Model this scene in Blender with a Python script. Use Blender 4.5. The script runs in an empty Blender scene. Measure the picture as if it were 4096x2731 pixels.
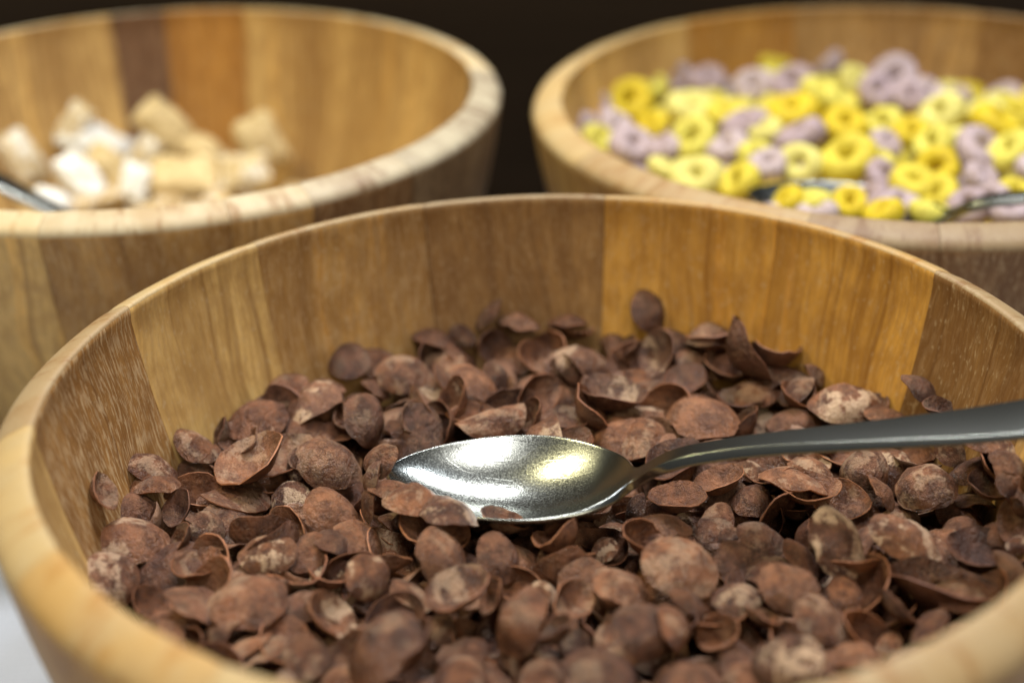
import bpy, math, random
from mathutils import Vector, Matrix, noise

C = bpy.context.scene.collection
sc = bpy.context.scene
S = 0.125                      # one unit of the layout = radius of the front bowl, in metres
ZT = 0.10                      # the bowl rim stands 10 cm above the table
def W(x, y, z): return Vector((x * S, y * S, z * S + ZT))

# ------------------------------------------------------------------ camera
F_PX, PITCH, ROLL, CAM_H = 6262.85, .46335, -.02381, 1.36306
fwd = Vector((0, math.cos(PITCH), -math.sin(PITCH)))
upv = Vector((0, math.sin(PITCH), math.cos(PITCH)))
rgt = Vector((1, 0, 0))
cam_r = rgt * math.cos(ROLL) + upv * math.sin(ROLL)
cam_u = -rgt * math.sin(ROLL) + upv * math.cos(ROLL)
cd = bpy.data.cameras.new('camera')
cam = bpy.data.objects.new('camera', cd); C.objects.link(cam)
m = Matrix((cam_r, cam_u, -fwd)).transposed().to_4x4(); m.translation = W(0, 0, CAM_H)
cam.matrix_world = m
cd.sensor_width = 36; cd.sensor_fit = 'HORIZONTAL'
cd.lens = F_PX / 4096 * 36
cd.clip_start = .01; cd.clip_end = 50
cd.dof.use_dof = True; cd.dof.focus_distance = 3.12 * S; cd.dof.aperture_fstop = 5.0
cd.dof.aperture_blades = 7
sc.camera = cam

# ------------------------------------------------------------------ light
w = bpy.data.worlds.new('World'); sc.world = w; w.use_nodes = True
bg = w.node_tree.nodes['Background']
bg.inputs[0].default_value = (.95, .97, 1, 1); bg.inputs[1].default_value = .07
def lamp(name, loc, target, size, power, col, size_y=None):
    d = bpy.data.lights.new(name, 'AREA'); d.energy = power; d.color = col
    d.shape = 'RECTANGLE' if size_y else 'DISK'; d.size = size
    if size_y: d.size_y = size_y
    o = bpy.data.objects.new(name, d); C.objects.link(o); o.location = loc
    o.rotation_euler = (Vector(target) - Vector(loc)).to_track_quat('-Z', 'Y').to_euler()
    return o
lamp('ceiling_lamp', (.34, .55, .98), (.02, .36, .06), .12, 4.4, (.86, .91, 1.0))
lamp('ceiling_lamp', (-.58, .50, .92), (.0, .38, .06), .13, 5.0, (1.0, .88, .50))
lamp('ceiling_lamp', (.05, .80, 1.02), (.02, .36, .06), .46, 12.5, (.99, .98, .98), .12)
lamp('ceiling_lamp', (-.10, -.14, 1.15), (.02, .42, .06), .30, 6.6, (1.0, .96, .92))
lamp('ceiling_lamp', (.30, -.75, .80), (-.04, .45, .06), .40, 3.6, (1.0, .91, .70))  # added low front fill to brighten the bowl walls, no ceiling lamp there
vs = sc.view_settings
vs.view_transform = 'Standard'; vs.look = 'None'; vs.exposure = 0; vs.gamma = 1
sc.render.engine = 'CYCLES'
sc.cycles.use_denoising = True
sc.cycles.max_bounces = 6

# ------------------------------------------------------------------ helpers
def ray(px, py):
    x = (px - 2048) / F_PX; y = -(py - 1365.5) / F_PX
    return cam_r * x + cam_u * y + fwd
def at(px, py, z):
    d = ray(px, py); return d * ((z - CAM_H) / d.z) + Vector((0, 0, CAM_H))
def px_of(p):                      # layout units -> pixel of the photograph
    q = Vector(p) - Vector((0, 0, CAM_H)); zc = q.dot(fwd)
    return 2048 + q.dot(cam_r) / zc * F_PX, 1365.5 - q.dot(cam_u) / zc * F_PX, zc
def mesh(name, v, f, smooth=True, uv=None):
    me = bpy.data.meshes.new(name); me.from_pydata([tuple(a) for a in v], [], f)
    if uv:
        l = me.uv_layers.new(name='UVMap')
        for poly in me.polygons:
            for li in poly.loop_indices: l.data[li].uv = uv[me.loops[li].vertex_index]
    if smooth: me.polygons.foreach_set('use_smooth', [True] * len(me.polygons))
    me.update(); return me
def link(name, me, mat=None, parent=None):
    o = bpy.data.objects.new(name, me); C.objects.link(o)
    if mat and not me.materials: me.materials.append(mat)
    if parent: o.parent = parent
    return o
def tag(o, label=None, cat=None, group=None, kind=None):
    if label: o['label'] = label
    if cat: o['category'] = cat
    if group: o['group'] = group
    if kind: o['kind'] = kind
    return o

# ------------------------------------------------------------------ materials
class NT:
    def __init__(s, name):
        s.m = bpy.data.materials.new(name); s.m.use_nodes = True
        s.t = s.m.node_tree; s.n = s.t.nodes; s.b = s.n['Principled BSDF']
    def new(s, typ, **kw):
        n = s.n.new(typ)
        for k, v in kw.items(): setattr(n, k, v)
        return n
    def put(s, sock, v):
        if hasattr(v, 'is_output'): s.t.links.new(v, sock)
        elif v is not None: sock.default_value = v
    def noise(s, vec, scale, detail=3, rough=.55, w=None, dist=0):
        n = s.new('ShaderNodeTexNoise', noise_dimensions='4D' if w is not None else '3D')
        s.put(n.inputs['Vector'], vec); s.put(n.inputs['Scale'], scale)
        n.inputs['Detail'].default_value = detail; n.inputs['Roughness'].default_value = rough
        n.inputs['Distortion'].default_value = dist
        if w is not None: s.put(n.inputs['W'], w)
        return n.outputs['Fac']
    def mapv(s, vec, scale, loc=(0, 0, 0)):
        n = s.new('ShaderNodeMapping'); s.put(n.inputs['Vector'], vec)
        n.inputs['Scale'].default_value = scale; s.put(n.inputs['Location'], loc)
        return n.outputs[0]
    def ramp(s, fac, a, b, c0=0., c1=1.):
        n = s.new('ShaderNodeMapRange'); n.interpolation_type = 'SMOOTHSTEP'
        s.put(n.inputs[0], fac); n.inputs[1].default_value = a; n.inputs[2].default_value = b
        n.inputs[3].default_value = c0; n.inputs[4].default_value = c1
        return n.outputs[0]
    def math(s, op, a, b=None):
        n = s.new('ShaderNodeMath', operation=op); s.put(n.inputs[0], a)
        if b is not None: s.put(n.inputs[1], b)
        return n.outputs[0]
    def mix(s, fac, a, b, blend='MIX'):
        n = s.new('ShaderNodeMix', data_type='RGBA', blend_type=blend)
        s.put(n.inputs[0], fac); s.put(n.inputs[6], a); s.put(n.inputs[7], b)
        return n.outputs[2]
    def bump(s, h, strength, dist):
        n = s.new('ShaderNodeBump'); s.put(n.inputs['Height'], h)
        n.inputs['Strength'].default_value = strength; n.inputs['Distance'].default_value = dist
        s.t.links.new(n.outputs[0], s.b.inputs['Normal'])
    def base(s, col, rough=None, spec=None):
        s.put(s.b.inputs['Base Color'], col)
        if rough is not None: s.put(s.b.inputs['Roughness'], rough)
        if spec is not None: s.b.inputs['Specular IOR Level'].default_value = spec

def wood_material():
    n = NT('acacia_wood')
    oi = n.new('ShaderNodeObjectInfo'); uv = n.new('ShaderNodeUVMap').outputs[0]
    rnd = n.math('MULTIPLY', oi.outputs['Random'], 37.0)
    col = oi.outputs['Color']
    # slow swirl that bends the grain
    sw = n.noise(n.mapv(uv, (2.2, 1.3, 1)), 1.0, 2, w=rnd)
    comb = n.new('ShaderNodeCombineXYZ'); n.put(comb.inputs[0], n.math('MULTIPLY', sw, .22))
    add = n.new('ShaderNodeVectorMath', operation='ADD'); n.put(add.inputs[0], uv); n.put(add.inputs[1], comb.outputs[0])
    v = add.outputs[0]
    figure = n.noise(n.mapv(v, (5, .9, 1)), 1.0, 3, w=rnd)
    band = n.noise(n.mapv(v, (17, .5, 1)), 1.0, 2, w=rnd)
    fibre = n.noise(n.mapv(v, (130, 7, 1)), 1.0, 4, .65, w=rnd)
    pore = n.noise(n.mapv(v, (150, 24, 1)), 1.0, 3, .55, w=rnd)
    speck = n.noise(n.mapv(v, (110, 60, 1)), 1.0, 2, .5, w=rnd)
    k = oi.outputs['Alpha']; line = n.noise(n.mapv(v, (44, .7, 1)), 1.0, 2, .6, w=rnd)
    c = n.mix(n.ramp(figure, .36, .66), n.mix(1.0, col, (.76, .66, .55, 1), 'MULTIPLY'), n.mix(1.0, col, (1.26, 1.20, 1.08, 1), 'MULTIPLY'))
    c = n.mix(n.math('MULTIPLY', n.ramp(band, .56, .72), .72), c, n.mix(1.0, col, (.42, .32, .24, 1), 'MULTIPLY'))
    c = n.mix(n.math('MULTIPLY', n.ramp(band, .43, .31), .60), c, n.mix(1.0, col, (1.45, 1.22, .8, 1), 'MULTIPLY'))
    c = n.mix(n.ramp(line, .57, .66, 0, .55), c, n.mix(1.0, col, (.36, .25, .17, 1), 'MULTIPLY'))
    c = n.mix(n.ramp(fibre, .30, .62, .40, 0.), c, n.mix(1.0, col, (.45, .34, .26, 1), 'MULTIPLY'))
    c = n.mix(n.math('MULTIPLY', n.ramp(pore, .47, .60), k), c, (.56, .40, .22, 1))
    mot = n.noise(n.mapv(v, (26, 13, 1)), 1.0, 4, .65, w=rnd)
    c = n.mix(n.ramp(mot, .34, .64, .50, 0.), c, n.mix(1.0, col, (.50, .38, .28, 1), 'MULTIPLY'))
    c = n.mix(n.ramp(speck, .58, .70, 0, .30), c, (.60, .46, .27, 1))
    n.base(c, n.ramp(figure, .2, .8, .58, .46), .35)
    n.bump(n.math('ADD', fibre, n.math('MULTIPLY', pore, .6)), .35, .0006)
    return n.m
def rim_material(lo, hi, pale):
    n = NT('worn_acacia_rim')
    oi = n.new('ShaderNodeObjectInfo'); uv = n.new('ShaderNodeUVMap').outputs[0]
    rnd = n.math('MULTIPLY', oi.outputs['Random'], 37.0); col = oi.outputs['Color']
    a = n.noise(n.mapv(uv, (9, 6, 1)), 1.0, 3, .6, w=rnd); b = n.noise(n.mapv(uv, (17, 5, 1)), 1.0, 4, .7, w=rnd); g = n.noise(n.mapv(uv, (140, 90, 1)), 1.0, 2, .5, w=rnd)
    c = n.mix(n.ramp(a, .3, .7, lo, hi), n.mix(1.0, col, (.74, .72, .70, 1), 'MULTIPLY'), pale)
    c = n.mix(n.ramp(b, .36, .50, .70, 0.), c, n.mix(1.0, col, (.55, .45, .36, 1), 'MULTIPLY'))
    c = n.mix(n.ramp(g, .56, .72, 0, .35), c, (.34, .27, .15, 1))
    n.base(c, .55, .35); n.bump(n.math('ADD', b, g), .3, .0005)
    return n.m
def flake_material():
    n = NT('chocolate_flake')
    oi = n.new('ShaderNodeObjectInfo'); oc = n.new('ShaderNodeTexCoord').outputs['Object']
    rnd = n.math('MULTIPLY', oi.outputs['Random'], 53.0)
    col = oi.outputs['Color']
    mott = n.noise(oc, 2.3, 4, .62, w=rnd)
    patch = n.noise(oc, 1.15, 3, .6, w=n.math('ADD', rnd, 9.0), dist=.5)
    grit = n.noise(oc, 11, 4, .65, w=rnd)
    blis = n.noise(oc, 6.5, 3, .5, w=rnd)
    c = n.mix(n.ramp(mott, .35, .68), n.mix(1.0, col, (.46, .40, .38, 1), 'MULTIPLY'), n.mix(1.0, col, (1.5, 1.52, 1.48, 1), 'MULTIPLY'))
    c = n.mix(n.ramp(grit, .55, .76, 0, .5), c, n.mix(1.0, col, (2.3, 2.4, 2.3, 1), 'MULTIPLY'))
    dust = n.noise(oc, 24, 3, .7, w=rnd); dm = n.noise(oc, 1.9, 3, .6, w=n.math('ADD', rnd, 4.0))
    c = n.mix(n.math('MULTIPLY', n.ramp(dust, .47, .62), n.ramp(dm, .42, .64, .05, .55)), c, (.40, .21, .11, 1))
    pm = n.ramp(n.math('ADD', patch, n.math('MULTIPLY', n.math('SUBTRACT', grit, .5), .35)), .50, .60)
    c = n.mix(n.math('MULTIPLY', pm, oi.outputs['Alpha']), c, (.56, .39, .25, 1))
    n.base(c, n.ramp(grit, .3, .7, .28, .48), .42)
    n.bump(n.math('ADD', n.math('MULTIPLY', blis, .75), n.math('ADD', n.math('MULTIPLY', grit, .6), n.math('MULTIPLY', dust, .4))), .9, .0013)
    return n.m
def edge_material():
    n = NT('lit_broken_flake_edge')  # pale broken crumb, with the lit look of thin edges painted into it
    oi = n.new('ShaderNodeObjectInfo'); oc = n.new('ShaderNodeTexCoord').outputs['Object']
    g = n.noise(oc, 9, 3, .6)
    n.base(n.mix(n.ramp(g, .3, .7), n.mix(1.0, oi.outputs['Color'], (1.2, 1.2, 1.15, 1), 'MULTIPLY'), n.mix(1.0, oi.outputs['Color'], (2.1, 2.1, 2.0, 1), 'MULTIPLY')), .6, .3)
    return n.m
def ring_material():
    n = NT('puffed_ring')
    oi = n.new('ShaderNodeObjectInfo'); oc = n.new('ShaderNodeTexCoord').outputs['Object']
    rnd = n.math('MULTIPLY', oi.outputs['Random'], 53.0)
    g = n.noise(oc, 3.5, 4, .6, w=rnd); h = n.noise(oc, 16, 3, .6, w=rnd)
    c = n.mix(n.ramp(g, .3, .7), n.mix(1.0, oi.outputs['Color'], (.80, .74, .66, 1), 'MULTIPLY'), n.mix(1.0, oi.outputs['Color'], (1.1, 1.12, 1.25, 1), 'MULTIPLY'))
    n.base(c, .62, .3)
    n.b.inputs['Subsurface Weight'].default_value = .0
    n.bump(n.math('ADD', n.math('MULTIPLY', g, .7), h), .6, .0007)
    return n.m
def pillow_material():
    n = NT('frosted_pillow')
    oi = n.new('ShaderNodeObjectInfo'); oc = n.new('ShaderNodeTexCoord').outputs['Object']
    rnd = n.math('MULTIPLY', oi.outputs['Random'], 53.0)
    g = n.noise(oc, 4, 4, .6, w=rnd); p = n.noise(oc, 2.4, 4, .65, w=rnd)
    c = n.mix(n.ramp(g, .3, .7), n.mix(1.0, oi.outputs['Color'], (.72, .66, .55, 1), 'MULTIPLY'), oi.outputs['Color'])
    f = n.ramp(n.math('ADD', p, n.math('SUBTRACT', oi.outputs['Alpha'], .5)), .40, .66)
    c = n.mix(f, c, (.84, .84, .79, 1))
    n.base(c, .6, .3); n.bump(n.math('ADD', g, p), .9, .0016)
    return n.m
def steel_material():
    n = NT('worn_steel')
    oc = n.new('ShaderNodeTexCoord').outputs['Object']
    a = n.noise(oc, 2300, 2, .7); b = n.noise(n.mapv(oc, (130, 2200, 900)), 1.0, 2, .6); s = n.noise(oc, 70, 3, .6)
    v = n.new('ShaderNodeTexVoronoi', feature='DISTANCE_TO_EDGE'); n.put(v.inputs['Vector'], n.mapv(oc, (95, 230, 95))); v.inputs['Scale'].default_value = 1.0
    scratch = n.ramp(v.outputs['Distance'], .0, .035, 1, 0)
    sx = n.new('ShaderNodeSeparateXYZ'); n.put(sx.inputs[0], oc); inb = n.ramp(sx.outputs[0], .058, .045, .0, 1.0)
    n.base(n.mix(n.ramp(s, .64, .7, 0, .25), (.29, .305, .285, 1), (.36, .372, .36, 1)), n.math('ADD', n.math('MULTIPLY', n.ramp(a, .3, .7, -.06, .07), inb), .235))
    n.b.inputs['Metallic'].default_value = 1
    h = n.math('MULTIPLY', n.math('ADD', n.math('ADD', n.math('MULTIPLY', a, 1.3), b), n.math('MULTIPLY', scratch, -.5)), inb)
    n.bump(h, .26, .00008)
    return n.m
def cloth_material():
    n = NT('white_cotton')
    oc = n.new('ShaderNodeTexCoord').outputs['Object']
    a = n.noise(n.mapv(oc, (900, 120, 1)), 1.0, 2); b = n.noise(n.mapv(oc, (120, 900, 1)), 1.0, 2); d = n.noise(oc, 14, 3)
    c = n.mix(n.ramp(d, .3, .7), (.29, .31, .35, 1), (.34, .36, .41, 1))
    n.base(c, .85, .2); n.bump(n.math('ADD', a, b), .5, .0006)
    return n.m
def dark_material():
    n = NT('dark_stained_wood')
    oc = n.new('ShaderNodeTexCoord').outputs['Object']
    g = n.noise(n.mapv(oc, (2, 30, 30)), 1.0, 4)
    n.base(n.mix(n.ramp(g, .3, .7), (.018, .011, .0055, 1), (.028, .017, .009, 1)), .75, .15)
    n.bump(g, .2, .001)
    return n.m
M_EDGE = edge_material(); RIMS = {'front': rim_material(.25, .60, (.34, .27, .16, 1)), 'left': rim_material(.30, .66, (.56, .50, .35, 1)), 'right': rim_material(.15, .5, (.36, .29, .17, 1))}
M_WOOD, M_FLAKE, M_RING, M_PILLOW, M_STEEL, M_CLOTH, M_DARK = (wood_material(), flake_material(), ring_material(),
    pillow_material(), steel_material(), cloth_material(), dark_material())

# ------------------------------------------------------------------ setting: cloth and dark wall behind
def slab(name, x0, x1, y0, y1, z0, z1, mat):
    v = [(x0, y0, z0), (x1, y0, z0), (x1, y1, z0), (x0, y1, z0), (x0, y0, z1), (x1, y0, z1), (x1, y1, z1), (x0, y1, z1)]
    f = [(3, 2, 1, 0), (4, 5, 6, 7), (0, 1, 5, 4), (1, 2, 6, 5), (2, 3, 7, 6), (3, 0, 4, 7)]
    return link(name, mesh(name, v, f, False), mat)
tag(slab('table', -.62, .66, -.12, .684, -.04, -.0022, M_DARK), kind='structure')
tag(slab('wall', -.9, .95, .685, .715, -.04, .42, M_DARK), kind='structure')
def tablecloth():
    nx, ny = 90, 60; v = []; f = []
    for j in range(ny + 1):
        for i in range(nx + 1):
            x = -.60 + 1.24 * i / nx; y = -.10 + .775 * j / ny
            v.append((x, y, -.0002 + .0009 * noise.noise((x * 9, y * 9, 2))))
    for j in range(ny):
        for i in range(nx):
            a = j * (nx + 1) + i; f.append((a, a + 1, a + nx + 2, a + nx + 1))
    o = link('tablecloth', mesh('tablecloth', v, f), M_CLOTH)
    tag(o, 'white cotton tablecloth seen at the lower left beside the front bowl', 'tablecloth')
tablecloth()

# ------------------------------------------------------------------ bowls of glued staves
def bowl(loc, R, H, joints, cols, label, group, rim, crest=1.0):
    t = bpy.data.objects.new('wooden_bowl', None); C.objects.link(t); t.location = loc
    t.empty_display_size = .02
    tag(t, label, 'bowl', group)
    def ro(d): return 1 - .12 * d - .22 * d * d
    def ri(d): return .917 - .13 * d - .26 * d * d
    prof = []                                    # (r, depth below the rim), outside bottom -> rim -> inside bottom
    for i in range(15): d = H - (H - .03) * i / 14; prof.append((ro(d), d))
    for a, b in ((.998, .018), (.992, .006), (.982, -.002), (.968, -.008), (.945, -.0145), (.930, -.0175), (.921, -.018), (.9165, -.015), (.915, -.008)): prof.append((a, b * crest if b < 0 else b))
    for i in range(14): d = .0 + (H - .12) * i / 13; prof.append((ri(d) , d))
    rb = ri(H - .12)
    prof.append((rb, H))
    ll = [0.]
    for a, b in zip(prof, prof[1:]): ll.append(ll[-1] + math.hypot(b[0] - a[0], b[1] - a[1]))
    n = len(prof); rnd = random.Random(int(R * 1000) + len(joints))
    for k, a0 in enumerate(joints):
        a1 = joints[(k + 1) % len(joints)]
        if a1 <= a0: a1 += 360
        a0r, a1r = math.radians(a0) + .0007, math.radians(a1) - .0007
        ns = max(4, int((a1 - a0) / 1.6)); v = []; uv = []; f = []
        off = rnd.random() * 40; voff = rnd.random() * 40
        dr = rnd.uniform(-.0012, .0012)
        for i in range(ns + 1):
            th = a0r + (a1r - a0r) * i / ns
            e = .0016 if i in (0, ns) else 0       # eased arris at each glue line
            for j, (r, d) in enumerate(prof):
                rr = (r - e if j < 20 else r + e) + dr
                if j == n - 1: rr = rb
                wob = .0016 * noise.noise((th * 6, d * 3, R * 7)) if j < 24 else .0012 * noise.noise((th * 5, d * 3, 5))
                v.append(Vector((math.cos(th), math.sin(th), 0)) * (rr + wob) * R * S + Vector((0, 0, -(d + (e * .8 if 15 <= j < 24 else 0)) * R * S)))
                uv.append((th * .95 + off, ll[j] + voff))
        for i in range(ns):
            for j in range(n):
                a = i * n + j; b = i * n + (j + 1) % n
                f.append((a, a + n, b + n, b))
        o0 = len(v)
        for i in (0, ns):                          # glued end faces with vertices of their own
            v += [v[i * n + j].copy() for j in range(n)]; uv += [uv[i * n + j] for j in range(n)]
        f.append(tuple(range(o0, o0 + n))); f.append(tuple(reversed(range(o0 + n, o0 + 2 * n))))
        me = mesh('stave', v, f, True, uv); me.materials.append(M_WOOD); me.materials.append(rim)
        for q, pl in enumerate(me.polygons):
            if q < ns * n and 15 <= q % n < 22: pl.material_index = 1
        o = link('stave', me, None, t)
        c = cols[k % len(cols)]; o.color = c
    # turned base plug
    v = []; uv = []; f = []; seg = 64; rp = [(0, H - .13), (rb * .55, H - .128), (rb * .9, H - .122), (rb - .003, H - .112), (rb - .003, H - .004), (rb - .02, H), (0, H)]
    for i in range(seg):
        th = 2 * math.pi * i / seg
        for (r, d) in rp:
            p = Vector((math.cos(th) * r, math.sin(th) * r, -d)) * R * S; v.append(p); uv.append((p.x / S, p.y / S))
    q = len(rp)
    for i in range(seg):
        for j in range(q - 1):
            a = i * q + j; b = ((i + 1) % seg) * q + j
            f.append((a, a + 1, b + 1, b))
    o = link('base', mesh('bowl_base', v, f, True, uv), M_WOOD, t); o.color = (.36, .22, .09, .1)
    return t
TAN = (.60, .41, .16, .14); GOLD = (.56, .31, .065, .12); MID = (.42, .255, .090, .30); BRN = (.31, .178, .064, .15)
DRK = (.18, .098, .055, .12); GREY = (.25, .185, .12, .30); FLK = (.33, .185, .065, .70); PALE = (.64, .48, .25, .15)
ORG = (.55, .29, .065, .06); UMB = (.24, .135, .06, .3)
GB = 'acacia wood serving bowls'
FRONT = (.07194, 2.50231); LEFT = (-1.01137, 4.3514); RIGHT = (1.1273, 4.3178)
bowl(W(*FRONT, 0), 1.0, .795, [5, 28.9, 54.7, 80.5, 106.9, 133, 156.6, 187, 213, 239, 265, 291, 317, 343],
     [BRN, GOLD, GOLD, BRN, MID, TAN, FLK, TAN, GOLD, TAN, TAN, MID, PALE, TAN],
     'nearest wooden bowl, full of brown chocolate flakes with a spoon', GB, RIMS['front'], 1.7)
bowl(W(*LEFT, 0), 1.0, .795, [10, 36, 56, 82, 99, 110, 136, 160, 185, 210, 240, 265.5, 291, 303, 321, 345],
     [TAN, TAN, TAN, ORG, DRK, TAN, TAN, TAN, MID, TAN, TAN, MID, MID, UMB, GREY, GREY],
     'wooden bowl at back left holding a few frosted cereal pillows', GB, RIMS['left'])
bowl(W(*RIGHT, -.05), 1.056, .705, [0, 27, 61, 98, 122, 150, 178, 205, 221, 245, 262, 290, 315, 338],
     [BRN, BRN, MID, GOLD, TAN, TAN, TAN, MID, MID, UMB, UMB, UMB, BRN, MID],
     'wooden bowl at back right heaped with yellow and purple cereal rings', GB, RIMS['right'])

# ------------------------------------------------------------------ spoons
def spoon_mesh():
    st = []                                       # s, z of the rim, half width, depth, thickness, crown
    L = .495
    for i in range(27):
        q = i / 26; q = .5 - .5 * math.cos(math.pi * q) if q < .5 else q
        q = max(q, .0006)
        qq = q ** 1.18
        wd = .153 * max(math.sin(math.pi * min(qq, 1)), 0) ** .47
        wd = max(wd, .024 * min(1, q * 30)) if q > .5 else wd
        dp = .078 * max(math.sin(math.pi * q), 0) ** .75
        st.append((q * L, -.25 + .040 * q + (.012 * max(0, q - .85) / .15), wd, dp, max(.009 * min(1, .4 + q * 4), .009) + .010 * max(0, q - .8) / .2))
    hz = [(.512, -.187), (.530, -.170), (.553, -.152), (.576, -.138), (.61, -.123), (.65, -.110), (.69, -.097), (.738, -.084), (.79, -.071), (.847, -.058), (.90, -.046), (.961, -.032), (1.02, -.018), (1.072, -.006), (1.13, .009), (1.181, .024), (1.26, .046), (1.34, .063), (1.42, .075), (1.50, .083), (1.58, .089), (1.64, .092), (1.67, .0925), (1.69, .0927), (1.70, .0927)]
    for s, z in hz:
        k = max(0, min(1, (s - .62) / .85)); k = k * k * (3 - 2 * k)
        wd = .021 + .050 * k
        if s > 1.6: wd *= math.sqrt(max(.002, 1 - ((s - 1.6) / .1) ** 2))
        st.append((s, z, wd, -.003 * k, .019 - .009 * k))
    nv = 13; v = []; f = []
    for (s, z, wd, dp, th) in st:
        for i in range(nv):
            a = -1 + 2 * i / (nv - 1); a = math.sin(a * math.pi / 2)
            v.append(Vector((s, wd * a, z - dp * (1 - a * a) ** 1.0)))
    # thickness along the local normal, thinner at the rim
    rows = len(st); top = list(v)
    for r in range(rows):
        for i in range(nv):
            a = top[r * nv + max(i - 1, 0)]; b = top[r * nv + min(i + 1, nv - 1)]
            c = top[max(r - 1, 0) * nv + i]; d = top[min(r + 1, rows - 1) * nv + i]
            nr = (d - c).cross(b - a)
            nr = nr.normalized() if nr.length > 1e-9 else Vector((0, 0, 1))
            if nr.z < 0: nr.negate()
            if st[r][0] > .5: nr = Vector((nr.x, 0, nr.z)).normalized()
            e = abs(-1 + 2 * i / (nv - 1)); k = 1 if e < .95 else .8
            q = top[r * nv + i] - nr * st[r][4] * k
            if st[r][0] > .54: q.y += .7 * st[r][4] * (-1 if i < nv // 2 else 1 if i > nv // 2 else 0) * min(1, abs(q.y) / max(st[r][2], 1e-4)) ** 3
            v.append(q)
    N = rows * nv
    for r in range(rows - 1):
        for i in range(nv - 1):
            a = r * nv + i
            f.append((a, a + nv, a + nv + 1, a + 1)); f.append((N + a, N + a + 1, N + a + nv + 1, N + a + nv))
        a = r * nv; f.append((a, N + a, N + a + nv, a + nv))
        a = r * nv + nv - 1; f.append((a, a + nv, N + a + nv, N + a))
    for a in (0, (rows - 1) * nv):
        for i in range(nv - 1): f.append((a + i, a + i + 1, N + a + i + 1, N + a + i) if a == 0 else (a + i, N + a + i, N + a + i + 1, a + i + 1))
    me = mesh('spoon', [p * S for p in v], f)
    me.materials.append(M_STEEL); return me
SP = spoon_mesh()
def spoon(tip, ang, tilt, zoff, roll, label, scale=1):
    o = link('metal_spoon', SP)
    o.location = W(tip[0], tip[1], zoff)
    o.rotation_euler = (roll, -tilt, ang); o.scale = (scale,) * 3
    md = o.modifiers.new('sub', 'SUBSURF'); md.levels = 1; md.render_levels = 2
    tag(o, label, 'spoon', 'metal serving spoons'); return o
spoon((-.255, 2.700), math.atan2(2.392 - 2.716, .893 + .243), 0, -.016, .03, 'steel spoon lying in the chocolate flakes of the front bowl')
TR = at(3050, 750, -.12); spoon((TR.x, TR.y), math.radians(-20), -.12, .118, 0, 'steel spoon half buried in the yellow and purple rings')
HL = at(75, 775, -.2); spoon((HL.x + .80, HL.y - .10), math.radians(172), .25, -.33, 0, 'dark spoon at the left edge among frosted cereal pillows')

# ------------------------------------------------------------------ chocolate flakes
def flake_mesh(seed, dome=.30, curl=0., ripple=.05, wav=.06, fold=0.):
    r = random.Random(seed); K, NS = 6, 22
    ph = [(mm, r.uniform(.3, 1) * wav / (mm ** .5), r.uniform(0, 6.28)) for mm in (2, 3, 4, 5, 7)]
    sk = r.uniform(-.25, .25); al = r.uniform(0, 3.14)
    nick = [(r.uniform(0, 6.28), r.uniform(.05, .16), r.uniform(.10, .25)) for _ in range(r.choice((0, 0, 1, 1)))]
    def P(u, th):
        rho = 1 + sum(a * math.cos(mm * th + p) for mm, a, p in ph)
        for t0, dp, wd in nick:
            dd = (th - t0 + math.pi) % (2 * math.pi) - math.pi
            rho -= dp * math.exp(-(dd / wd) ** 2)
        x, y = u * rho * math.cos(th), u * rho * math.sin(th)
        q = x * x + y * y
        z = -dome * q * (1 - .10 * q) + sk * .25 * x * y
        z += ripple * noise.noise((x * 1.7 + seed, y * 1.7, seed * .7)) * (0.6 + u) + ripple * .45 * noise.noise((x * 4 + seed, y * 4, 3))
        z += wav * .9 * u ** 4 * math.sin(3 * th + seed) * .6
        if curl:
            ca, sa = math.cos(al), math.sin(al); s, t = x * ca + y * sa, -x * sa + y * ca
            s2 = math.sin(s * curl) / curl; z2 = z * math.cos(s * curl) + (math.cos(s * curl) - 1) / curl
            s2 += z * math.sin(s * curl); x, y, z = s2 * ca - t * sa, s2 * sa + t * ca, z2
        if fold:
            if y > 0:
                y, z = y * math.cos(fold) - z * math.sin(fold) * .3, z - abs(math.sin(fold)) * y * (.5 + .5 * min(1, y * 3))
        return Vector((x, y, z))
    top = [P(0, 0)] + [P(k / K, 2 * math.pi * i / NS) for k in range(1, K + 1) for i in range(NS)]
    f = [(0, 1 + i, 1 + (i + 1) % NS) for i in range(NS)]
    for k in range(1, K):
        a, b = 1 + (k - 1) * NS, 1 + k * NS
        for i in range(NS): j = (i + 1) % NS; f.append((a + i, b + i, b + j, a + j))
    tmp = bpy.data.meshes.new('t'); tmp.from_pydata(top, [], f); tmp.update()
    nrm = [v.normal.copy() for v in tmp.vertices]; bpy.data.meshes.remove(tmp)
    th = r.uniform(.035, .058); N = len(top)
    bot = [p - n * th * (.75 + .5 * noise.noise((p.x * 3, p.y * 3, seed + 7))) for p, n in zip(top, nrm)]
    f2 = [tuple(reversed([N + a for a in q])) for q in f]
    e = 1 + (K - 1) * NS
    rim = [(e + i, N + e + i, N + e + (i + 1) % NS, e + (i + 1) % NS) for i in range(NS)]
    v = top + bot
    zm = sum(p.z for p in v) / len(v)
    for p in v: p.z -= zm
    me = mesh('chocolate_flake', v, f + f2 + rim); me.materials.append(M_FLAKE); me.materials.append(M_EDGE)
    for pl in list(me.polygons)[-len(rim):]: pl.material_index = 1
    for ed in me.edges:
        a, b = ed.vertices
        if (a >= e and b >= e and a < N and b < N) or (a >= N + e and b >= N + e): ed.use_edge_sharp = True
    return me
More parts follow.
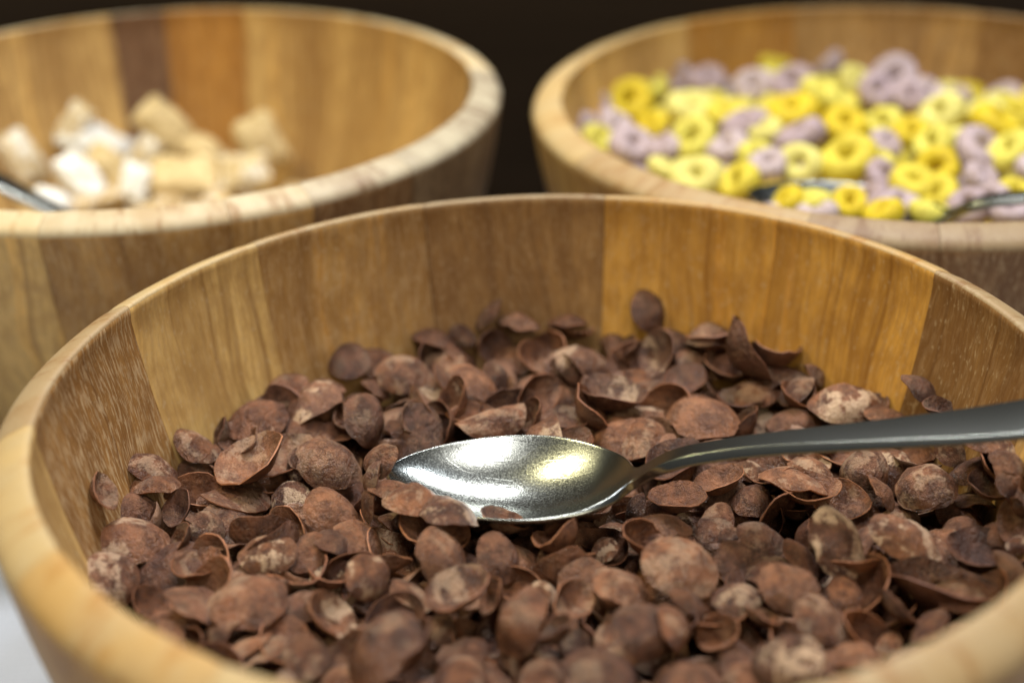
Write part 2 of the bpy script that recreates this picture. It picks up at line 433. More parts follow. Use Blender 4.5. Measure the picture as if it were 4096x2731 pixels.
SH = {'D': [flake_mesh(i, dome=d, curl=c, ripple=.08, wav=.032) for i, (d, c) in enumerate([(.42, .2), (.54, .15), (.46, .35), (.62, .1), (.40, .5), (.68, .2), (.50, .4), (.38, .25), (.56, .5), (.48, .1), (.36, .6), (.58, .25)])],
      'U': [flake_mesh(20 + i, dome=d, curl=c, ripple=.065, wav=.032) for i, (d, c) in enumerate([(.52, .25), (.64, .3), (.54, .5), (.74, .15), (.56, .65), (.46, .45), (.60, .2)])],
      'E': [flake_mesh(40 + i, dome=.12, curl=c, ripple=.07, wav=.07) for i, c in enumerate([.2, .45, .6])],
      'R': [flake_mesh(60 + i, dome=.12, curl=c, ripple=.07, wav=.05) for i, c in enumerate([1.5, 1.75])]}
ZP = -.30
FL = [
 # px, py, long axis, short axis (photo pixels), angle, side shown, height, pale
 (1390,1430,200,160,20,'D',.03),(1500,1430,190,140,-10,'D',.02),(1130,1545,220,140,30,'D',.02),(1020,1650,260,170,15,'D',.05),(1240,1580,310,160,28,'D',.04,.7),(1330,1665,150,130,60,'U'),(790,1770,200,130,-20,'D',.04,.4),
 (610,1850,220,120,-22,'D',.04,.4),(895,1745,160,70,75,'U'),(1000,1790,210,90,48,'U',.01),(1015,1865,330,190,30,'U',.03,.3),(775,1875,130,110,0,'D'),
 (610,1915,240,95,8,'D',.01),(1323,1829,270,215,-20,'D',.04),(1170,1860,150,90,80,'D',0,.8),(1350,1740,140,100,0,'U'),(400,1975,180,80,-55,'U',.02),
 (1620,1470,240,170,-10,'D',.04),(1720,1420,170,140,-70,'U',.01),(1740,1340,200,90,-15,'D'),(1485,1670,240,170,-65,'D',.03),(1605,1710,120,80,-45,'D'),
 (1650,1670,150,130,-40,'U',.01),(1680,1630,200,60,-50,'U'),(1515,1545,140,60,-35,'D'),(1830,1610,210,160,80,'U',0,.9),(1970,1670,290,125,8,'R',.04,.3),
 (2140,1660,140,90,75,'U',.02),(2140,1590,230,190,-60,'U'),(1925,1520,250,100,-40,'D',.02),(1995,1495,130,90,-60,'D',.02),(2140,1450,190,130,-45,'U'),
 (2335,1435,230,170,-30,'D',.03,.5),(1970,1390,150,130,-70,'U'),(1850,1330,130,110,0,'D'),(1945,1250,140,60,50,'D'),(2080,1275,190,60,-10,'D'),
 (2270,1275,170,50,0,'D'),(2300,1330,150,70,-15,'U'),(2465,1360,140,80,-15,'D'),(2450,1600,260,135,-8,'U',.03,.5),(2350,1660,250,80,-55,'U'),
 (2240,1590,110,100,-45,'D'),(2550,1740,230,160,15,'D',.02),(2610,1240,185,150,-70,'D',.06),(2840,1325,240,120,0,'D',.05),(2850,1375,220,50,8,'U',.04),
 (2960,1420,290,80,-62,'U',.05),(3100,1430,250,80,-8,'U',.05),(3130,1490,240,110,0,'D',.02),(3270,1490,140,50,-50,'D',.02),(3175,1550,160,90,40,'D',.03),
 (3240,1560,130,80,60,'U',.02),(3385,1585,290,190,-10,'D',.05,.9),(2645,1420,200,150,70,'U',.02,.7),(2790,1440,160,130,-30,'D',.02),(2740,1535,200,140,0,'U',.02),
 (2620,1340,130,40,35,'D',.04),(2510,1410,150,60,50,'U'),(2540,1530,150,90,-15,'U'),(2805,1640,330,200,0,'D',.04),(2600,1775,200,90,25,'D'),
 (3690,1540,190,110,-40,'D',.04),(3950,1745,280,110,-15,'D',.0,.9),(3985,1870,220,160,-50,'U',.0),(3700,1920,260,200,10,'D',.06,.4),(3700,1990,230,150,20,'U',.02),
 (3540,1960,170,70,-55,'D',.03),(3410,1880,220,120,75,'D',.02),(3520,1850,220,110,-60,'D',.02),(3250,1860,190,110,-25,'D',.02,.5),(3180,1905,290,80,-15,'D',.03),
 (3010,1980,210,130,-10,'D',.0),(3120,1830,160,90,10,'D',0,.6),(2980,1870,170,80,10,'D',0,.6),(2990,1800,110,90,80,'D'),(3090,1760,120,80,0,'D',0,.8),
 (3300,1760,150,60,0,'D',0,.6),(3290,1800,150,50,5,'U'),(3510,1755,160,110,20,'U',0,.9),(3655,1800,190,90,15,'D'),(3815,1800,150,120,-30,'D',0,.3),
 (3900,1995,200,30,-3,'E',.02),(3230,1975,240,150,-10,'U',.03),(4075,2030,160,50,-75,'U'),
 (555,2005,190,110,-15,'D'),(515,2125,330,190,0,'D',.03,.6),(465,2290,280,190,-40,'D',.02,.7),(725,2040,170,120,60,'U'),(735,2160,140,80,70,'U',.02),
 (850,2120,180,150,-70,'D',0,.3),(950,1975,290,70,-10,'E'),(1160,1985,160,140,20,'D',.0,.8),(1340,2045,240,200,-50,'D',.03),(1065,2200,230,190,20,'D',.04,1),
 (1220,2200,190,150,40,'D',.02),(1340,2155,220,80,-25,'D',.02),(1180,2065,120,80,0,'U'),(790,2280,210,120,5,'U',.02),(990,2380,320,220,5,'D',.06,.25),
 (800,2410,300,50,-32,'E',.02),(590,2440,190,120,-45,'U'),(750,2480,140,40,12,'E'),(960,2570,260,60,25,'E'),(1030,2590,250,70,30,'E'),
 (1225,2610,220,180,0,'D',.03),(1310,2480,250,130,-50,'U',.02,.8),(1510,2560,370,240,40,'D',.07),(1640,2620,330,120,45,'U',.03),(1480,2300,210,180,-60,'D',.05,.7),
 (1310,2330,200,50,-8,'U'),(1735,2140,280,190,-5,'U',.03),(1660,2050,190,120,10,'D',.0,.7),(1780,2215,250,210,-45,'D',.05,.2),(1840,2380,270,170,20,'U',.05,.4),
 (1985,2390,150,90,70,'U',.03),(1650,2370,190,70,-30,'E',.02),(2005,2225,210,180,-60,'D',.03),(2225,2250,155,135,-20,'D'),(1660,1972,270,90,-5,'D',.085),
 (1800,2025,300,110,-12,'D',.085,.5),(2010,2100,220,80,-20,'U',.02),(2210,2105,110,70,0,'D',.02),(2240,2160,290,70,22,'U',.02),(2050,2470,290,190,70,'D',.05),
 (2170,2360,130,100,0,'D',.02,.8),(2280,2410,220,170,-50,'U',.02),(2230,2540,190,60,40,'U',.02),(1845,2600,220,70,15,'E',.02),(1850,2690,250,150,-5,'D',.04),
 (1760,2500,160,110,-30,'D'),(1470,1990,200,60,80,'D',.03,.3),(1515,1835,170,130,60,'D',.10,.2),(1475,1905,160,70,75,'D',.08,.3),(1560,1945,170,80,-10,'D',.08,.2),
 (2710,2010,240,130,0,'U',.01),(2530,2030,140,80,70,'D'),(2620,2090,280,80,5,'D',.03),(2850,2080,190,140,30,'D',.01,.3),(2910,2130,110,80,30,'D',.01),
 (2570,2170,230,170,-60,'U',.03),(2730,2250,310,260,-30,'D',.07,.3),(2410,2190,120,90,45,'D',0,.8),(2495,2325,260,130,-25,'D',.04,.2),(3055,2135,200,140,-30,'D',.03,.2),
 (2945,2380,190,150,0,'D',.04,.6),(3160,2335,240,210,-30,'D',.06),(3070,2260,200,110,0,'D',.02),(2760,2390,170,80,-40,'D',.06),(2590,2510,300,250,-50,'D',.06),
 (2720,2510,230,110,-75,'D',.05,.3),(2880,2540,180,150,45,'U',.01),(2420,2400,150,45,-35,'U',.02),(2435,2460,80,40,45,'D'),(2410,2670,290,210,-20,'D',.06,.2),
 (2170,2700,220,160,0,'D',.04),(2300,2590,150,100,20,'U'),(3140,2620,290,240,30,'D',.07,.8),(3290,2470,230,190,-50,'D',.05,.3),(2740,2690,280,140,10,'D',.03),
 (3050,2480,190,50,-20,'U',.02),(3385,2370,155,140,-20,'D',.02),(3370,2160,290,240,-60,'D',.06,.9),(3400,2255,280,110,-10,'U',.02),(3635,2130,310,190,-30,'D',.06,.7),
 (3850,2110,240,140,0,'D',.02),(3960,2240,330,190,-5,'U',.02),(3760,2375,420,200,-12,'U',.02),(3840,2350,260,130,-3,'D',.05),(3580,2440,200,50,-45,'U',.02),
 (3420,2600,270,90,0,'D',.02),(3700,2490,200,60,40,'D',.02),(3550,2560,120,70,20,'D',0,.3),(4080,2170,110,100,0,'D',.03,.9),(3220,2220,190,100,-50,'D',.01),
 (3020,2700,240,130,-10,'D',.03),(2060,2600,170,90,25,'D',.0),(700,2560,200,80,-20,'D'),(1400,2700,240,140,0,'D',.02),
 (4060,1905,210,150,-70,'D',.02),(4070,2085,180,120,80,'U',.02),(4040,1835,190,100,-30,'D',.02,.3),(3890,1865,190,110,30,'D',.01),(4065,2270,210,130,-60,'D',.02),(3960,1965,190,120,-20,'U',.0),
 (4010,2120,180,120,10,'D',.0),(3800,1990,180,100,-15,'D',0),(2900,1480,210,130,-20,'U',.01),(3010,1550,210,130,10,'D',.01),(2880,1430,190,120,20,'D',.02),(3080,1480,180,110,-30,'D',.0),
 (2960,1610,180,110,-10,'U',0),(2700,1350,170,110,-20,'D',.0),(2760,1400,180,110,15,'U',.01),(3190,1600,190,110,-30,'U',.01),(3560,1660,190,110,-20,'D',.0),(3480,1640,170,100,20,'U',.0),(3780,1660,200,110,-25,'U',.0),
]
rf = random.Random(7)
TINT = [(.140, .054, .025), (.110, .042, .020), (.175, .071, .033), (.078, .030, .016), (.130, .054, .028), (.158, .060, .025), (.100, .041, .023)]
placed = []; FL_OBJ = []
def put_flake(kind, pos, nrm, xdir, rad, pale, zsq=1.0):
    lst = SH[kind]; o = link('chocolate_flake', lst[rf.randrange(len(lst))])
    z = nrm.normalized()
    if kind == 'U': z = -z                       # dome side away, hollow side shown
    x = (xdir - z * xdir.dot(z)); x = x.normalized() if x.length > 1e-6 else z.orthogonal().normalized()
    y = z.cross(x)
    M = Matrix((x, y, z)).transposed().to_4x4()
    k = rf.random() * 6.283 if kind != 'R' else 0
    M = M @ Matrix.Rotation(k, 4, 'Z')
    M = M @ Matrix.Diagonal((rad * S, rad * S * rf.uniform(.9, 1.05), rad * S * zsq, 1))
    M.translation = W(*pos)
    o.matrix_world = M
    t = rf.choice(TINT); j = rf.uniform(.9, 1.12); o.color = (t[0] * j, t[1] * j, t[2] * j, pale)
    FL_OBJ.append((o, Vector(pos), rad, kind, z.copy() if kind != 'U' else -z, pale))
    placed.append((pos[0], pos[1], rad))
    return o
for e in FL:
    px, py, ma, mi, ang, kind = e[:6]
    dz = e[6] if len(e) > 6 else 0; pale = e[7] if len(e) > 7 else rf.choice((0, .05, .15, .3))
    d = ray(px, py).normalized(); view = -d
    q = max(.12, min(.97, mi / ma))
    a = math.radians(ang); maj = cam_r * math.cos(a) + cam_u * math.sin(a); mn = -cam_r * math.sin(a) + cam_u * math.cos(a)
    if mn.z < 0: mn = -mn
    qq = max(.08, (q - .22) / .78) if kind in 'DU' else q     # a domed shell seen from its edge still shows its depth
    nrm = (view * qq + mn * math.sqrt(1 - qq * qq)).normalized()
    p0 = at(px, py, ZP); zc = (p0 - Vector((0, 0, CAM_H))).dot(fwd)
    rad = .5 * ma * zc / F_PX
    hh = rad * math.sqrt(max(0, 1 - nrm.z ** 2))
    z = ZP - .025 + .5 * hh + dz
    for st in range(60):
        ok = False
        for sg in (1, -1):
            zz = z + sg * st * .006; p = at(px, py, zz)
            if math.hypot(p.x - FRONT[0], p.y - FRONT[1]) < .917 - .13 * -zz - .26 * zz * zz - rad * (.12 + .40 * abs(nrm.z)): ok = True; break
        if ok: z = zz; break
    p = at(px, py, z); rad = .5 * ma * (p - Vector((0, 0, CAM_H))).dot(fwd) / F_PX
    put_flake(kind, p, nrm, maj, rad * 1.06, pale)
# looser flakes that fill between them, then the layers below
def inside(x, y, z, lim): return math.hypot(x - FRONT[0], y - FRONT[1]) < .917 - .13 * -z - .26 * z * z - lim
def fill(n, z, gap, lim, tries=6000):
    c = 0; pts = []
    for _ in range(tries):
        x = FRONT[0] + rf.uniform(-.9, .9); y = FRONT[1] + rf.uniform(-.9, .9)
        if not inside(x, y, z, lim): continue
        if any((x - a) ** 2 + (y - b) ** 2 < (gap * 1.0) ** 2 for a, b in pts): continue
        pts.append((x, y)); c += 1
        if c >= n: break
    return pts
def rnd_flake(x, y, z, tilt):
    t = rf.uniform(0, tilt); a = rf.uniform(0, 6.283)
    nrm = Vector((math.sin(t) * math.cos(a), math.sin(t) * math.sin(a), math.cos(t)))
    kind = rf.choice('DDUUUE'); a = rf.uniform(0, 6.283)
    return put_flake(kind, (x, y, z), nrm, Vector((math.cos(a), math.sin(a), 0)), rf.uniform(.052, .078), rf.choice((0, 0, 0, .1, 0, .1, .3, .7)))
SPX = (Vector((-.243, 2.716, 0)), Vector((.24, 2.58, 0)))
def near_spoon(x, y):
    a, b = SPX; p = Vector((x, y, 0)); t = max(0, min(1, (p - a).dot(b - a) / (b - a).length_squared))
    return (p - (a + (b - a) * t)).length < .19
for x, y in fill(900, -.31, .062, .05):
    if near_spoon(x, y): continue
    if min((math.hypot(x - a, y - b) / max(r, .05) for a, b, r in placed), default=9) < .70: continue
    rnd_flake(x, y, -.322 + rf.uniform(-.012, .012), 1.15)
n_top = len(FL_OBJ)
for z, g in ((-.375, .068), (-.43, .075), (-.49, .09)):
    for x, y in fill(900, z, g, .05):
        if near_spoon(x, y) and z > -.35: continue
        rnd_flake(x, y, z + rf.uniform(-.012, .012), .9)

# ------------------------------------------------------------------ who is told apart: labels for the flakes
MARKS = [((1520, 1840), 'over the spoon tip'), ((1950, 1620), 'behind the spoon bowl'), ((1700, 2010), 'at the near spoon edge'), ((2200, 2120), 'just in front of the spoon bowl'),
         ((2560, 1740), 'beside the spoon neck'), ((3250, 1560), 'behind the spoon handle'), ((3350, 1830), 'in front of the spoon handle'), ((3950, 1780), 'under the wide handle end'),
         ((480, 2050), 'by the left bowl wall'), ((800, 1850), 'left of the spoon tip'), ((1100, 1600), 'at the left foot of the back wall'), ((2050, 1320), 'at the middle of the back wall'),
         ((2750, 1330), 'at the right of the back wall'), ((560, 2400), 'behind the left front rim'), ((1000, 2350), 'in the left foreground'), ((1550, 2450), 'in the left central foreground'),
         ((2150, 2450), 'in the middle foreground'), ((2700, 2300), 'in the right central foreground'), ((2950, 2600), 'at the bottom edge, right'), ((3350, 2250), 'in the right foreground'),
         ((3850, 2250), 'behind the right front rim'), ((1900, 2660), 'at the bottom edge centre'), ((1150, 2600), 'behind the lower left rim')]
ORD = ['', 'leftmost', 'second', 'third', 'fourth', 'fifth', 'sixth', 'seventh', 'eighth', 'ninth', 'tenth', 'eleventh', 'twelfth', 'thirteenth', 'fourteenth']
def uniq(items, group, cat):
    """items: (object, image x, text). Same text -> counted from the left, as one would on the photograph."""
    by = {}
    for o, x, t in items: by.setdefault(t, []).append((x, o))
    for t, l in by.items():
        l.sort(key=lambda a: a[0])
        for i, (x, o) in enumerate(l):
            if len(l) == 1: s = t
            elif i == 0: s = 'leftmost ' + t
            elif i == len(l) - 1: s = 'rightmost ' + t
            else: s = (ORD[i + 1] if i + 1 < len(ORD) else 'number %d' % (i + 1)) + ' from left, ' + t
            tag(o, s, cat, group)
KEEP = [0,1,2,3,4,5,6,7,8,10,11,12,13,14,15,16,17,18,19,20,21,23,24,25,26,27,28,29,30,31,32,33,34,35,36,37,38,40,41,42,43,44,45,46,47,48,49,50,51,53,54,55,56,59,60,62,63,64,65,67,68,69,70,71,72,74,80,81,82,83,84,85,86,87,88,89,90,91,92,93,94,95,96,98,99,100,101,102,103,104,105,106,107,108,109,110,111,113,114,115,116,117,119,120,121,123,124,125,126,127,128,129,130,131,132,133,134,135,136,137,138,139,140,141,142,143,144,145,146,147,148,149,150,151,152,154,155,156,157,158,159,160,161,162,163,164,165,166,167,168,169,170,171,172,173,174,175,176,178,179,180,181,182,183,184,185,187,188,189,191,192,194,195,197,198,199,200,203,206,207,208,209,211,218,220,225,227,228,229,230,231,232,233,234,236,238,239,241,242,244,247,248,253,254,255,256,257,262,264,265,270,273,275,277,278,281,283,286,287,288,290,291,292,301,304,306,308,311,312,314,315,316,318,319,320,324,325,327,333,334,340,341,342,343,344,346,348,351,353,354,355,358,361,362,363,365,366,368,372,376,377,379,387,398,402,405,414,420,427,456,459,471,472,476,481,486,488,496,498,503,510,520,524,532,535,544,547,552,553,563,570,587,590,610,615,617,619,665,761,795]   # the 300 flakes that show largest (the rest are joined)
def flake_text(k):
    o, p, rad, kind, nz, pale = FL_OBJ[k]
    x, y, zc = px_of(p); v = (Vector((0, 0, CAM_H)) - p).normalized()
    facing = abs(v.dot(nz))
    size = 'big' if rad > .105 else ('small' if rad < .055 else '')
    form = 'rolled' if kind == 'R' else ('edge-on' if facing < .3 else ('domed' if kind == 'D' else ('hollow' if kind == 'U' else 'flat')))
    tone = 'pale-patched' if pale > .55 else ('dark brown' if o.color[0] < .14 else 'brown')
    mk = min(MARKS, key=lambda q: (q[0][0] - x) ** 2 + ((q[0][1] - y) * 1.3) ** 2)[1]
    return ('%s %s %s chocolate flake %s' % (size, form, tone, mk)).strip()
def join_stuff(objs, name, label, cat, mat):
    v = []; f = []
    for o in objs:
        b = len(v); v += [o.matrix_world @ q.co for q in o.data.vertices]
        f += [tuple(b + i for i in q.vertices) for q in o.data.polygons]
        bpy.data.objects.remove(o)
    c = sum(v, Vector()) / len(v)
    so = link(name, mesh(name, [(p - c) / (.08 * S) for p in v], f), mat)
    so.location = c; so.scale = (.08 * S,) * 3
    tag(so, label, cat, kind='stuff'); return so
keep = list(range(len(FL_OBJ)))[:300] if KEEP is None else KEEP
ks = set(keep)
uniq([(FL_OBJ[k][0], px_of(FL_OBJ[k][1])[0], flake_text(k)) for k in keep], 'chocolate flakes in the front bowl', 'cereal flake')
rest = [FL_OBJ[k][0] for k in range(len(FL_OBJ)) if k not in ks]
if rest:
    so = join_stuff(rest, 'buried_flakes', 'mass of brown chocolate flakes filling the front bowl under the top layer', 'cereal flakes', M_FLAKE)
    so.color = (.15, .067, .036, .15)

# ------------------------------------------------------------------ yellow and purple rings
def ring_mesh(seed):
    r = random.Random(seed); A, B = 28, 14; v = []; f = []
    R0 = r.uniform(.56, .60); q0 = r.uniform(.41, .45); e = r.uniform(0, 6.28)
    for i in range(A):
        th = 2 * math.pi * i / A; q = q0 * (1 + .10 * math.cos(2 * th + e) + .06 * math.cos(3 * th + seed))
        RR = R0 * (1 + .05 * math.cos(2 * th + seed))
        for j in range(B):
            ph = 2 * math.pi * j / B
            p = Vector(((RR + q * math.cos(ph)) * math.cos(th), (RR + q * math.cos(ph)) * math.sin(th), q * 1.05 * math.sin(ph)))
            p *= 1 + .035 * noise.noise(p * 3 + Vector((seed * 5, 0, 0)))
            v.append(p)
    for i in range(A):
        for j in range(B):
            a, b = i * B + j, ((i + 1) % A) * B + j; c, d = ((i + 1) % A) * B + (j + 1) % B, i * B + (j + 1) % B
            f.append((a, b, c, d))
    me = mesh('cereal_ring', v, f); me.materials.append(M_RING); return me
RG = [ring_mesh(i) for i in range(6)]
YEL = [(.60, .54, .085), (.58, .48, .04), (.63, .58, .16), (.57, .43, .012)]; PUR = [(.41, .325, .325), (.36, .275, .28), (.46, .375, .365)]
RL = [('Y',1215,265,220,170),('P',1450,270,190,150),('P',1030,270,165,150),('P',800,350,110,110),('Y',865,325,110,80),('P',930,360,160,130),('Y',650,385,200,150),('Y',580,460,220,200),
 ('P',440,480,120,110),('P',385,575,110,90),('P',520,560,120,100),('Y',440,630,130,110),('P',590,655,200,170),('P',740,665,150,100),('Y',690,570,140,100),('Y',860,490,210,160),('Y',1010,520,180,130),
 ('Y',870,625,200,180),('P',1100,560,200,130),('P',1020,665,180,130),('Y',1310,510,250,180),('P',1340,620,220,120),('Y',1190,590,130,90),('P',1140,385,170,150),('Y',1205,370,110,90),('P',1310,375,180,150),
 ('Y',1440,425,190,140),('Y',1595,360,140,120),('Y',1520,455,180,130),('Y',1550,565,210,170),('P',1690,415,170,150),('P',1770,355,210,190),('P',1920,425,160,130),('P',1835,435,150,130),('Y',1980,515,210,160),
 ('Y',1730,560,150,120),('Y',1850,600,170,140),('P',1730,650,160,120),('Y',2230,565,280,180),('Y',2290,685,230,150),('P',2150,680,235,185),('P',2160,800,150,110),('Y',1945,650,180,140),('Y',1960,765,200,180),
 ('Y',1350,740,190,180),('Y',1560,720,250,200),('Y',1690,725,150,100),('P',1200,740,150,120),('Y',1150,700,130,110),('Y',880,800,230,190),('Y',740,765,140,80),('Y',1070,820,190,150),
 ('Y',1290,910,175,100),('Y',1570,915,150,130),('P',1790,920,200,140),('Y',1860,830,225,170),('Y',1970,880,200,140),('Y',1720,960,100,60),('Y',1930,955,160,90),('P',1720,795,150,120),('P',2100,930,130,120),
 ('P',2200,900,140,120),('P',2290,960,140,90),('Y',2310,880,130,110),('P',2400,760,160,120),('Y',2420,640,170,130),('P',1420,960,110,60),('Y',1400,905,150,90),('P',1220,950,130,70),('P',1660,900,150,100)]
rr = random.Random(5); rings = []
def put_ring(c, p, nrm, rad):
    o = link('cereal_ring', RG[rr.randrange(len(RG))]); z = nrm.normalized(); x = z.orthogonal().normalized(); y = z.cross(x)
    M = Matrix((x, y, z)).transposed().to_4x4() @ Matrix.Rotation(rr.random() * 6.28, 4, 'Z') @ Matrix.Diagonal((rad * S,) * 3 + (1,))
    M.translation = W(*p); o.matrix_world = M
    q = rr.choice(YEL if c == 'Y' else PUR); o.color = (*q, 1); return o
def ring_z(x, y):
    d = math.hypot(x - RIGHT[0], y - RIGHT[1]) / .95
    return -.215 + .075 * (1 - min(1, d * d))
for c, zx, zy, ma, mi in RL:
    px, py = 2000 + zx * .891, zy * .891; z = -.17
    for _ in range(4): p = at(px, py, z); z = ring_z(p.x, p.y) + rr.uniform(-.012, .012)
    rad = .5 * ma * .891 * (p - Vector((0, 0, CAM_H))).dot(fwd) / F_PX
    rad = max(.055, min(.085, rad * 1.08)); v = -ray(px, py).normalized()
    q = max(.25, min(.95, (mi / ma - .38) / .62)); sgn = rr.choice((-1, 1)); t = rr.uniform(-.8, .8)
    nrm = v * q + (cam_u * math.cos(t) + cam_r * math.sin(t)) * math.sqrt(1 - q * q)
    o = put_ring(c, p, nrm, rad); rings.append((o, px, py, c, rad, q))
for i in (65, 4, 2,): bpy.data.objects.remove(rings.pop(i)[0])       # wholly hidden behind others
low = []
pts = []
for _ in range(9000):
    x = RIGHT[0] + rr.uniform(-.9, .9); y = RIGHT[1] + rr.uniform(-.9, .9)
    if math.hypot(x - RIGHT[0], y - RIGHT[1]) > .86 or any((x - a) ** 2 + (y - b) ** 2 < .098 ** 2 for a, b in pts): continue
    pts.append((x, y))
for dz in (-.065, -.15):
    for x, y in pts:
        n3 = Vector((rr.gauss(0, .5), rr.gauss(0, .5), 1)); o = put_ring(rr.choice('YYP'), (x + rr.uniform(-.02, .02), y, ring_z(x, y) + dz), n3, rr.uniform(.055, .068))
        X, Y, _ = px_of((x, y, ring_z(x, y) + dz))
        low.append((o, X, Y, None, .06, .5, dz))
RM = [((3080, 240), 'at the top of the heap'), ((2500, 400), 'near the left bowl wall'), ((2450, 580), 'by the left front rim'), ((2750, 460), 'left of the heap centre'), ((3200, 480), 'in the heap centre'),
      ((3600, 360), 'near the back right'), ((3850, 560), 'at the right of the heap'), ((2780, 720), 'behind the front rim at left'), ((3250, 650), 'behind the spoon bowl'), ((3400, 820), 'in front of the spoon bowl'), ((3750, 760), 'by the spoon handle'), ((3950, 830), 'behind the front rim at right')]
def ring_text(o, x, y, rad, q):
    c = 'yellow' if o.color[1] > .42 else 'purple-grey'
    if c == 'yellow' and o.color[2] < .05: c = 'deep yellow'
    mk = min(RM, key=lambda a: (a[0][0] - x) ** 2 + (1.5 * (a[0][1] - y)) ** 2)[1]
    return '%s %s cereal ring %s' % ('hole-showing' if q > .6 else 'tilted', c, mk)
RKEEP = [8,14,15,21,22,25,33,34,38,43,52,53,58,70,76,78,79,87,88,90,93,95,100,106,108,113,114,117,118,121,156,160,234]
lowkeep = [] if RKEEP is None else RKEEP
uniq([(o, x, ring_text(o, x, y, rad, q)) for o, x, y, c, rad, q in rings] + [(low[i][0], low[i][1], 'half-hidden ' + ring_text(low[i][0], low[i][1], low[i][2], .06, .5)[7:]) for i in lowkeep], 'cereal rings in the right bowl', 'cereal ring')
low_rest = {'Y': [], 'P': []}
for i, q in enumerate(low):
    if i not in lowkeep: low_rest['Y' if q[0].color[1] > .42 else 'P'].append(q[0])
for c, nm in (('Y', 'yellow'), ('P', 'purple-grey')):
    l = low_rest[c]
    if not l: continue
    so = join_stuff(l, 'buried_rings', 'mass of %s cereal rings lying under the top of the heap' % nm, 'cereal rings', M_RING)
    so.color = (.78, .60, .06, 1) if c == 'Y' else (.41, .31, .37, 1)

# ------------------------------------------------------------------ frosted pillows
def pillow_mesh(seed):
    r = random.Random(seed); n = 14; v = []; f = []
    asp = r.uniform(.62, .8)
    for side in (1, -1):
        for j in range(n + 1):
            for i in range(n + 1):
                x, y = -1 + 2 * i / n, -1 + 2 * j / n
                h = max(0, (1 - abs(x) ** 2.2)) ** .6 * max(0, (1 - abs(y) ** 2.2)) ** .6
                rr_ = 1 - .16 * (abs(x) ** 3) * (abs(y) ** 3)
                p = Vector((x * rr_ * (1 - .05 * math.cos(y * 2)), y * asp * rr_ * (1 - .06 * math.cos(x * 2)), side * (.38 * h + .015)))
                p += Vector((0, 0, .13)) * noise.noise((x * 2.2 + seed, y * 2.2, side)) + Vector((.10, .10, 0)) * noise.noise((x * 1.6, y * 1.6 + seed, 1)) + Vector((0, 0, .05)) * noise.noise((x * 6 + seed, y * 6, side))
                v.append(p)
    N = (n + 1) ** 2
    for j in range(n):
        for i in range(n):
            a = j * (n + 1) + i; q = (a, a + 1, a + n + 2, a + n + 1)
            f.append(q); f.append(tuple(N + k for k in reversed(q)))
    b = [i for i in range(n + 1)] + [j * (n + 1) + n for j in range(1, n + 1)] + [n * (n + 1) + i for i in range(n - 1, -1, -1)] + [j * (n + 1) for j in range(n - 1, 0, -1)]
    for k in range(len(b)): a, c = b[k], b[(k + 1) % len(b)]; f.append((a, N + a, N + c, c))
    me = mesh('cereal_pillow', v, f); me.materials.append(M_PILLOW); return me
PW = [pillow_mesh(i) for i in range(4)]
PL = [(740,570,270,200,-35,.25,'tan cereal pillow standing tallest against the back wall'),(1170,640,250,230,-60,.12,'tan square cereal pillow at the right end of the pile'),
 (420,640,310,170,-15,.95,'white frosted pillow lying uppermost left of centre'),(335,560,190,130,60,.7,'small pale pillow behind the white frosted one'),(650,690,180,130,60,.7,'pale pillow between the white and the tall tan one'),
 (880,660,220,120,-15,.35,'tan pillow sloping down right of the tallest one'),(820,790,310,165,5,.30,'long tan pillow lying level behind the front rim'),(600,830,190,120,75,.9,'white-ended pillow beside the long tan one'),
 (1090,770,220,150,10,.62,'half frosted pillow right of the long tan one'),(370,810,280,140,-42,.85,'frosted pillow sloping to the front rim at left'),(490,740,220,150,-30,.35,'tan pillow under the uppermost white one'),
 (230,890,150,90,-10,.95,'small white pillow at the spoon handle'),(95,710,250,220,-50,.7,'large pale pillow at the left picture edge'),(-60,760,240,200,20,.5,'pale pillow cut off by the left picture edge')]
rp = random.Random(3)
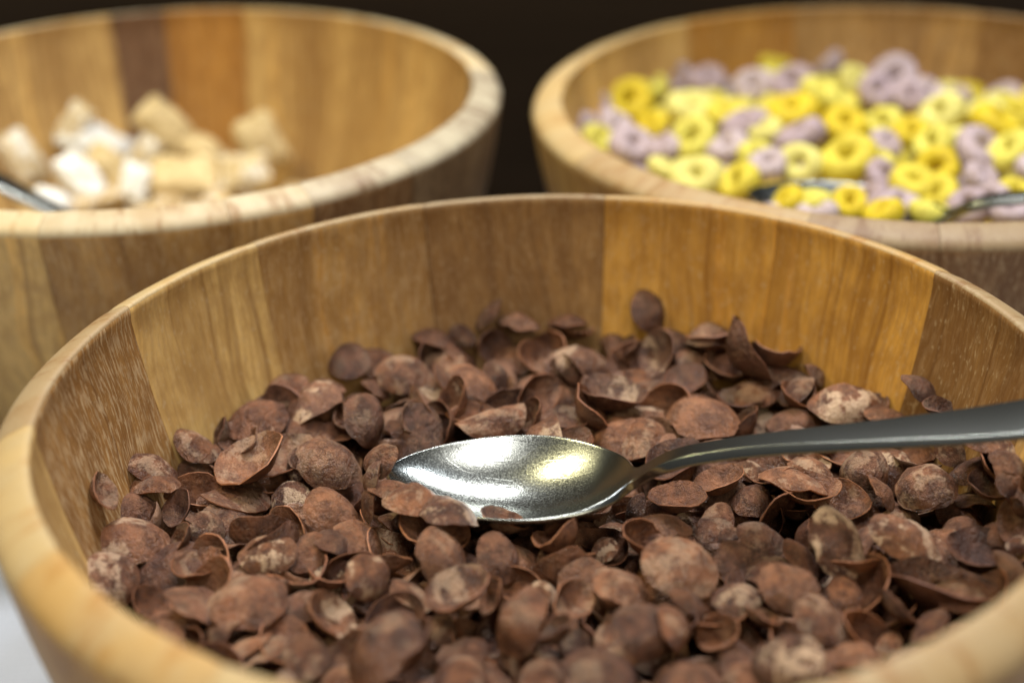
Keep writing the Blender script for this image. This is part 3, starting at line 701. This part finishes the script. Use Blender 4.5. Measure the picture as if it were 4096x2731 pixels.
def put_pillow(p, nrm, xd, rad, frost):
    o = link('cereal_pillow', PW[rp.randrange(4)]); z = nrm.normalized(); x = (xd - z * xd.dot(z)).normalized(); y = z.cross(x)
    M = Matrix((x, y, z)).transposed().to_4x4() @ Matrix.Diagonal((rad * S,) * 3 + (1,)); M.translation = W(*p); o.matrix_world = M
    k = rp.uniform(.9, 1.1); o.color = (.70 * k, .55 * k, .29 * k, frost * .72); return o
for zx, zy, ma, mi, ang, fr, lab in PL:
    px, py = zx * .893, zy * .893
    p0 = at(px, py, -.40); dz = .06 * rp.uniform(-.3, .3)
    z = -.40 + (.10 if zy < 600 else .03 if zy < 720 else 0)
    p = at(px, py, z); zc = (p - Vector((0, 0, CAM_H))).dot(fwd); rad = .5 * ma * .893 * zc / F_PX * 1.1
    a = math.radians(ang); maj = cam_r * math.cos(a) + cam_u * math.sin(a); mn = -cam_r * math.sin(a) + cam_u * math.cos(a)
    if mn.z < 0: mn = -mn
    v = -ray(px, py).normalized(); q = max(.2, min(.95, (mi / ma / .72 - .3) / .7)); nrm = v * q + mn * math.sqrt(1 - q * q)
    o = put_pillow(p, nrm, maj, rad, fr); tag(o, lab, 'cereal pillow', 'cereal pillows in the left bowl')
lowp = []
for dz in (-.455, -.53, -.60):
    pts = []
    for _ in range(3000):
        x = LEFT[0] + rp.uniform(-.8, .8); y = LEFT[1] + rp.uniform(-.8, .8)
        if math.hypot(x - LEFT[0], y - LEFT[1]) > .72 + dz * .1 or (dz > -.5 and x > LEFT[0] + .12) or any((x - a) ** 2 + (y - b) ** 2 < .135 ** 2 for a, b in pts): continue
        pts.append((x, y)); a = rp.uniform(0, 6.28)
        lowp.append(put_pillow((x, y, dz), Vector((rp.gauss(0, .3), rp.gauss(0, .3), 1)), Vector((math.cos(a), math.sin(a), 0)), rp.uniform(.078, .095), .4))
so = join_stuff(lowp, 'buried_pillows', 'mass of tan cereal pillows filling the bottom of the left bowl', 'cereal pillows', M_PILLOW); so.color = (.58, .42, .20, .4)
